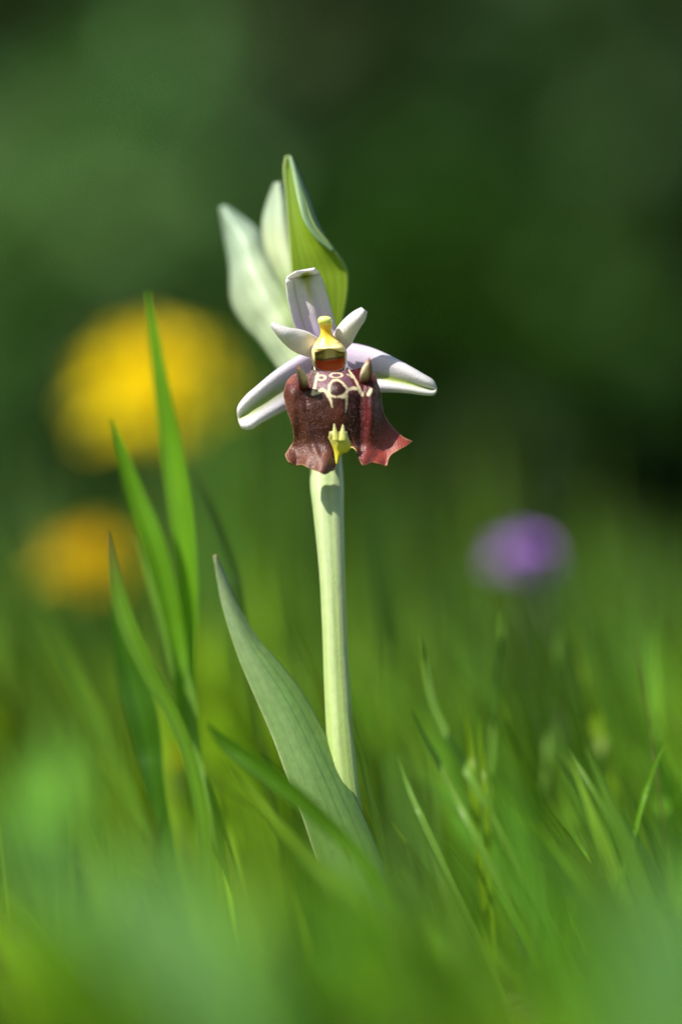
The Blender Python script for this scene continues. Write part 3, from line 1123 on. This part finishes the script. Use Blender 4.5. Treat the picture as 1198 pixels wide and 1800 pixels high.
def column():
    rows = [(571, 555.5, 3.6, 3, 2), (571, 557, 3.6, 9, 7), (571, 561, 3.6, 12.5, 10), (571.2, 567, 3.5, 12.5, 10),
            (572, 573, 3.2, 11, 8.5), (572.6, 580, 2.9, 9.6, 8), (573.5, 588, 2.7, 11, 9), (575, 595, 2.6, 16, 12),
            (576.5, 602, 2.5, 22.5, 17), (577.5, 610, 2.4, 28, 20), (578, 618, 2.2, 31.5, 22), (578, 626, 2.0, 31.5, 22),
            (578, 634, 1.8, 31, 20), (578, 642, 1.5, 29, 18), (578, 652, 1.0, 27, 16), (578, 660, .2, 22, 12)]
    q = spline(rows, 120)
    n = 160
    vs, cs = [], []
    for i in range(120):
        px, py, d, hw, hd = q[i]
        for j in range(n):
            a = 2 * math.pi * j / n
            x = px + hw * math.sin(a)
            y = py
            dd = d + hd * math.cos(a) / PPM * 1000
            front = math.cos(a) > 0
            # colours
            c = mixc((.80, .58, .07), (.86, .73, .36), sm(590, 612, y))
            if y < 572:
                c = mixc((.62, .70, .24), (.80, .72, .12), sm(560, 572, y))
            if 571 < y < 612 and front:
                s = math.exp(-((x - 573 - (y - 580) * .12) / 3.2) ** 2) * (1 - sm(604, 612, y))
                c = mixc(c, (.80, .50, .02), .9 * s)
                s = math.exp(-((abs(x - 573) - 7) / 2.2) ** 2) * (1 - sm(580, 588, y))
                c = mixc(c, (.86, .62, .02), .8 * s)
            c = mixc(c, (.20, .08, .06), sm(640, 650, y) * .9)
            if front:
                # cavity outline: wide mouth, upper lip arched
                top = 615.5 + 2.2 * math.cos((x - 578) / 24 * math.pi) * -1 + 1.6 * abs(x - 580) / 24
                e = max(abs(x - 579.5) / 26.0, 0)
                bot = 653 - 9 * (e ** 3)
                inside = min(1 - e, (y - top) / 8, (bot - y) / 8)
                if e < 1.02 and top - 3 < y < bot + 3:
                    k = sm(-.05, .28, inside)
                    dd -= .6 * k
                    if inside > -.02:
                        yy = (y + .09 * (x - 579) - top) / max(1, bot - top)
                        lobe = sm(6, 15, abs(x - 580))
                        band = mixc((.58, .48, .20), (.13, .105, .012), lobe)
                        band = mixc(band, (.32, .27, .03), lobe * math.exp(-((yy - .22) / .10) ** 2))
                        edge = .42 + .035 * math.cos((x - 575) / 7)
                        band = mixc(band, (.10, .035, .010), .9 * math.exp(-((yy - edge) / .055) ** 2))
                        red = mixc((.60, .06, .012), (.84, .20, .045), sm(.55, .85, yy) * (.6 + .4 * sm(560, 600, x)))
                        cc = mixc(band, red, sm(edge + .02, edge + .09, yy))
                        c = mixc(c, cc, sm(.0, .08, inside))
                    rim = math.exp(-((inside - .0) / .085) ** 2)
                    if y < 640:
                        c = mixc(c, (.09, .03, .012), rim * sm(.0, .5, 1 - abs(x - 580) / 40))
                    else:
                        c = mixc(c, (.62, .50, .52), rim * .9)
                for ex, ey in ((559, 608), (595.5, 602)):
                    c = mixc(c, (.08, .03, .01), math.exp(-(math.hypot(x - ex, y - ey) / 1.1) ** 2))
                dd += .55 * math.exp(-((y - 612) / 3.5) ** 2) * math.exp(-((x - 578) / 22) ** 4)
            vs.append(P(x, y, dd))
            cs.append(c)
    f = grid_faces(120, n, True)
    f.append(tuple(range(n - 1, -1, -1)))
    f.append(tuple(119 * n + j for j in range(n)))
    build('column', vs, f, M['wax'], ORCHID, cs)


column()

# lip: a domed velvet shield with side folds, flared wavy hem and a notch


def c3(x, y):                    # from the enlarged view of the lip
    return 480 + x / 4.608, 620 + y / 4.608


LINES = [  # polyline, half widths at its ends (enlarged pixels)
    ([(328, 95), (340, 135), (400, 150), (480, 157), (560, 150), (592, 122)], 5, 5),
    ([(362, 178), (352, 215), (345, 265), (335, 300), (326, 335)], 9, 14),
    ([(326, 335), (368, 322), (398, 300), (425, 312), (452, 345)], 11, 15),
    ([(450, 340), (468, 385), (483, 442)], 17, 4),
    ([(455, 318), (456, 270), (482, 233), (520, 226), (558, 250), (598, 300)], 9, 9),
    ([(455, 318), (468, 350), (505, 357)], 12, 8),
    ([(525, 357), (560, 348), (590, 325), (598, 300)], 8, 12),
    ([(560, 355), (585, 350), (590, 400), (584, 476)], 18, 3),
    ([(598, 302), (650, 290), (690, 300), (722, 345)], 11, 15),
    ([(700, 310), (672, 245), (645, 198), (618, 160), (606, 132)], 11, 7),
    ([(600, 182), (635, 200)], 6, 12),
    ([(792, 300), (775, 340)], 9, 14),
]
RINGS = [((393, 208), 32, 19, 7), ((510, 190), 46, 19, 7)]


def lip_pattern(px, py):
    x, y = (px - 480) * 4.608, (py - 620) * 4.608
    x += 4 * noise.noise(Vector((px * .25, py * .25, 0)))
    y += 4 * noise.noise(Vector((px * .25, py * .25, 7)))
    best = 0.0
    if y < 490 and 280 < x < 830:
        for pts, w0, w1 in LINES:
            n = len(pts) - 1
            for i in range(n):
                d, t = seg_dist((x, y), pts[i], pts[i + 1])
                wd = .98 * (w0 + (w1 - w0) * (i + t) / n)
                best = max(best, 1 - sm(wd - 3, wd + 3, d))
        for (cx, cy), rx, ry, th in RINGS:
            r = math.hypot((x - cx) / rx, (y - cy) / ry)
            best = max(best, 1 - sm(th - 2, th + 2.5, abs(r - 1) * (rx + ry) / 2))
    return best


def lip():
    nu, nv = 170, 190
    T = spline([c3(*p) for p in [(120, 225), (180, 172), (240, 185), (300, 160), (326, 100), (350, 145), (400, 157), (480, 163), (560, 156), (594, 122), (612, 132),
                                 (640, 142), (710, 125), (770, 140), (812, 175)]], nv)
    B = spline([c3(*p) for p in [(98, 830), (120, 882), (180, 915), (215, 912), (250, 915), (300, 943), (355, 962), (410, 984), (455, 965),
                                 (497, 945), (506, 890), (512, 845), (545, 805), (600, 790), (640, 772), (672, 800), (692, 838),
                                 (704, 880), (725, 912), (760, 905), (800, 891), (860, 906), (918, 918), (932, 880), (950, 838),
                                 (1010, 795), (1065, 765), (1122, 720)]], nv)
    Lf = spline([c3(*p) for p in [(120, 225), (92, 330), (106, 420), (130, 500), (150, 560), (165, 640), (168, 710), (140, 760), (98, 830)]], nu)
    Rt = spline([c3(*p) for p in [(812, 175), (832, 235), (866, 325), (872, 400), (884, 465), (920, 545), (975, 615), (1050, 685), (1122, 720)]], nu)
    vs, cs = [], []
    for i in range(nu):
        t = i / (nu - 1)
        for j in range(nv):
            s = j / (nv - 1)
            bil = (T[0] * (1 - s) * (1 - t) + T[-1] * s * (1 - t) + B[0] * (1 - s) * t + B[-1] * s * t)
            q = T[j] * (1 - t) + B[j] * t + Lf[i] * (1 - s) + Rt[i] * s - bil
            px, py = q
            x, y = (px - 480) * 4.608, (py - 620) * 4.608
            # relief
            xc = 500 + .10 * (y - 150)
            hw = 400 + .12 * y
            e = (x - xc) / hw
            d = 0.3 + 2.3 * (1 - e * e)
            d += 1.5 * sm(80, 330, y) - .6 * sm(350, 800, y)
            d += 1.2 * sm(720, 980, y)                                       # hem flares forward
            xr = 702 + .01 * (y - 400)
            d -= .22 * math.exp(-((x - xr) / 30) ** 2) * sm(280, 450, y)       # right fold
            d += .25 * math.exp(-((x - xr - 75) / 55) ** 2) * sm(200, 450, y)
            xl = 235 + max(0, y - 480) * .33
            d += .22 * math.exp(-((x - xl) / 30) ** 2) * sm(330, 480, y) * (1 - sm(800, 940, y))   # left crease
            d -= .25 * math.exp(-((x - 275) / 45) ** 2) * (1 - sm(380, 460, y)) * sm(100, 250, y)
            d += .8 * math.exp(-((x - 150) / 60) ** 2) * sm(180, 330, y) * (1 - sm(560, 800, y))   # shoulders
            d += .9 * math.exp(-((x - 800) / 45) ** 2) * sm(120, 240, y) * (1 - sm(500, 800, y))
            d += .35 * math.sin(x / 52.0 + 1.0) * sm(700, 960, y) + .25 * math.sin(x / 23.0 + y / 60) * sm(780, 960, y)
            d += 1.5 * sm(880, 1110, x) * sm(560, 760, y)                     # right corner turned out
            d += .7 * (1 - sm(95, 200, x)) * sm(700, 860, y)
            d -= 1.1 * math.exp(-((x - 556) / 70) ** 2) * sm(620, 800, y)
            d += .7 * math.exp(-((x - 520) / 120) ** 2) * sm(140, 300, y) * (1 - sm(520, 740, y))
            d += .07 * noise.noise(Vector((px * .06, py * .06, 3)))
            vs.append(P(px, py, d))
            # colours of the velvet
            c = mixc((.108, .028, .015), (.052, .011, .008), sm(170, 330, x))
            c = mixc(c, (.115, .020, .014), math.exp(-((x - 540) / 55) ** 2) * sm(330, 480, y))
            c = mixc(c, (.075, .011, .012), sm(560, 660, x))
            c = mixc(c, (.13, .015, .019), sm(680, 780, x) * sm(330, 520, y))
            c = mixc(c, (.36, .065, .045), sm(740, 980, x + .5 * (y - 600)) * sm(480, 780, y))
            c = mixc(c, (.21, .075, .048), sm(640, 900, y) * (1 - sm(450, 560, x)) * .85)
            c = mixc(c, (.17, .040, .018), .6 * math.exp(-((x - 620) / 60) ** 2) * sm(640, 760, y))
            if y < 360 and 330 < x < 700:                                     # mauve shield between the lines
                k = sm(345, 380, x) * (1 - sm(640, 690, x + (300 - y) * .5)) * (1 - sm(290, 335, y + abs(x - 525) * .05))
                inner = math.hypot((x - 525) / 62, (y - 298) / 62)
                k *= sm(.8, 1.0, inner)
                c = mixc(c, (.21, .09, .125), k)
            if y < 300 and (x > 640 or x < 320):
                c = mixc(c, (.14, .016, .02), .7 * sm(120, 200, y))
            c = tuple(q_ * .78 for q_ in c)
            c = mixc(c, (.68, .58, .37), .95 * lip_pattern(px, py))
            # hem and side margins tan
            ed = min(s, 1 - s) * 190 * .9
            nh = .75 + .5 * noise.noise(Vector((px * .09, py * .09, 11)))
            c = mixc(c, (.36, .20, .10), .8 * nh * (1 - sm(.4, 2.0, ed)))
            hem = (1 - t) * 170
            c = mixc(c, (.42, .25, .10), .9 * nh * (1 - sm(.5, 2.2, hem)))
            c = mixc(c, (.60, .52, .08), sm(495, 520, x) * (1 - sm(640, 690, x)) * (1 - sm(2, 7, hem)))
            if y < 260 and x < 200:
                c = mixc(c, (.24, .085, .05), .7 * (1 - sm(140, 200, x)))
            cs.append(c)
    return build('lip', vs, grid_faces(nu, nv), M['lip'], ORCHID, cs, .00025)


LIP = lip()

# the two horns on the lip's shoulders
def horn_col(side):
    def f(u, a):
        c = mixc((.34, .12, .06), (.92, .72, .52), sm(.06, .25, u))
        k = sm(.0, .6, math.sin(a) * side)
        c = mixc(c, (.20, .05, .04), k * .9)
        return mixc(c, (.085, .014, .012), sm(.42, .75, u))
    return f


hl = [(523, 642, 6.2, 1.2, 1.2), (525.5, 648, 6.0, 4.5, 4.5), (529, 656, 5.5, 7.8, 7), (532, 666, 4.8, 9.5, 8), (534, 678, 3.8, 9.5, 8),
      (535, 690, 2.6, 9, 7), (536, 702, 1.2, 8, 6)]
loft('horn', spline(hl, 30), M['lip'], LIP, horn_col(-1), n=24)
hr = [(648, 629, 5.8, 1.2, 1.2), (647, 638, 5.6, 5.5, 5.5), (645, 647, 5.2, 9, 8), (643.5, 658, 4.6, 11, 9), (643, 668, 3.7, 11, 8),
      (643, 680, 2.6, 10, 7), (643, 692, 1.0, 9, 6)]
loft('horn', spline(hr, 30), M['lip'], LIP, horn_col(1), n=24)


# yellow appendage with three teeth, pointing forward in the notch
def appendage():
    vs, fs, cs = [], [], []
    L = spline([c3(*p) for p in [(455, 640), (454, 690), (470, 735), (490, 785), (500, 840), (507, 900)]], 30)
    R = spline([c3(*p) for p in [(594, 640), (608, 690), (628, 745), (606, 798), (552, 822), (516, 905)]], 30)
    nv = 17
    for i in range(30):
        u = i / 29
        for sgn in (1,):
            for j in range(nv):
                v = 2 * j / (nv - 1) - 1
                q = L[i] * (1 - v) / 2 + R[i] * (1 + v) / 2
                d = 4.8 - 1.3 * u + .25 * (1 - v * v)
                vs.append(P(q[0], q[1], d))
                cs.append(mixc((.82, .74, .24), (.80, .64, .05), sm(.1, .6, u)))
    fs += grid_faces(30, nv)
    for (x0, y0, x1, y1, w_) in ((464, 700, 460, 640, 11), (507, 715, 494, 578, 26), (563, 715, 564, 584, 31)):
        a = np.array(c3(x0, y0))
        b_ = np.array(c3(x1, y1))
        b = len(vs)
        for i in range(12):
            u = i / 11
            q = a * (1 - u) + b_ * u
            r = w_ / 4.608 * max(.0, 1 - u ** 1.25) + .1
            for j in range(12):
                an = 2 * math.pi * j / 12
                vs.append(P(q[0] + r * math.sin(an), q[1], 5.0 + .4 * u + r * .4 * math.cos(an) / PPM * 1000))
                cs.append(mixc((.82, .72, .16), (.84, .78, .34), u))
        fs += grid_faces(12, 12, True, b)
    o = build('appendage', vs, fs, M['wax'], LIP, cs, .0001)
    tag(o, 'yellow three toothed tip in the lip\'s notch')


appendage()

# ------------------------------------------------------------------ fine hairs glinting on the lip


def hairs():
    rng = random.Random(21)
    me = LIP.data
    n = len(me.vertices)
    vs, fs = [], []
    co = [v.co.copy() for v in me.vertices]
    no = [v.normal.copy() for v in me.vertices]
    for k in range(1800):
        i = rng.randrange(n)
        p = co[i]
        nn = no[i] if no[i].y < 0 else -no[i]
        d = (nn + Vector((rng.gauss(0, .3), rng.gauss(0, .3), rng.gauss(-.25, .3)))).normalized()
        s = d.orthogonal().normalized()
        t = d.cross(s)
        L = rng.uniform(.00012, .0003)
        r = .000011 if k % 10 else .000026
        b = len(vs)
        p0 = p + nn * .00022
        for a in (0, 2.09, 4.19):
            vs.append(p0 + (s * math.cos(a) + t * math.sin(a)) * r)
        vs.append(p0 + d * L)
        fs += [(b, b + 1, b + 3), (b + 1, b + 2, b + 3), (b + 2, b, b + 3)]
    o = build('hairs', vs, fs, M['hair'], LIP)
    tag(o, kind='stuff')


M['hair'] = plant_mat('lip_hair', base=(.42, .28, .25), trans=0.3, rough=0.25, spec=0.6, grain=0.0, bump=0.0,
                      trans_tint=(1, 1, 1))
hairs()
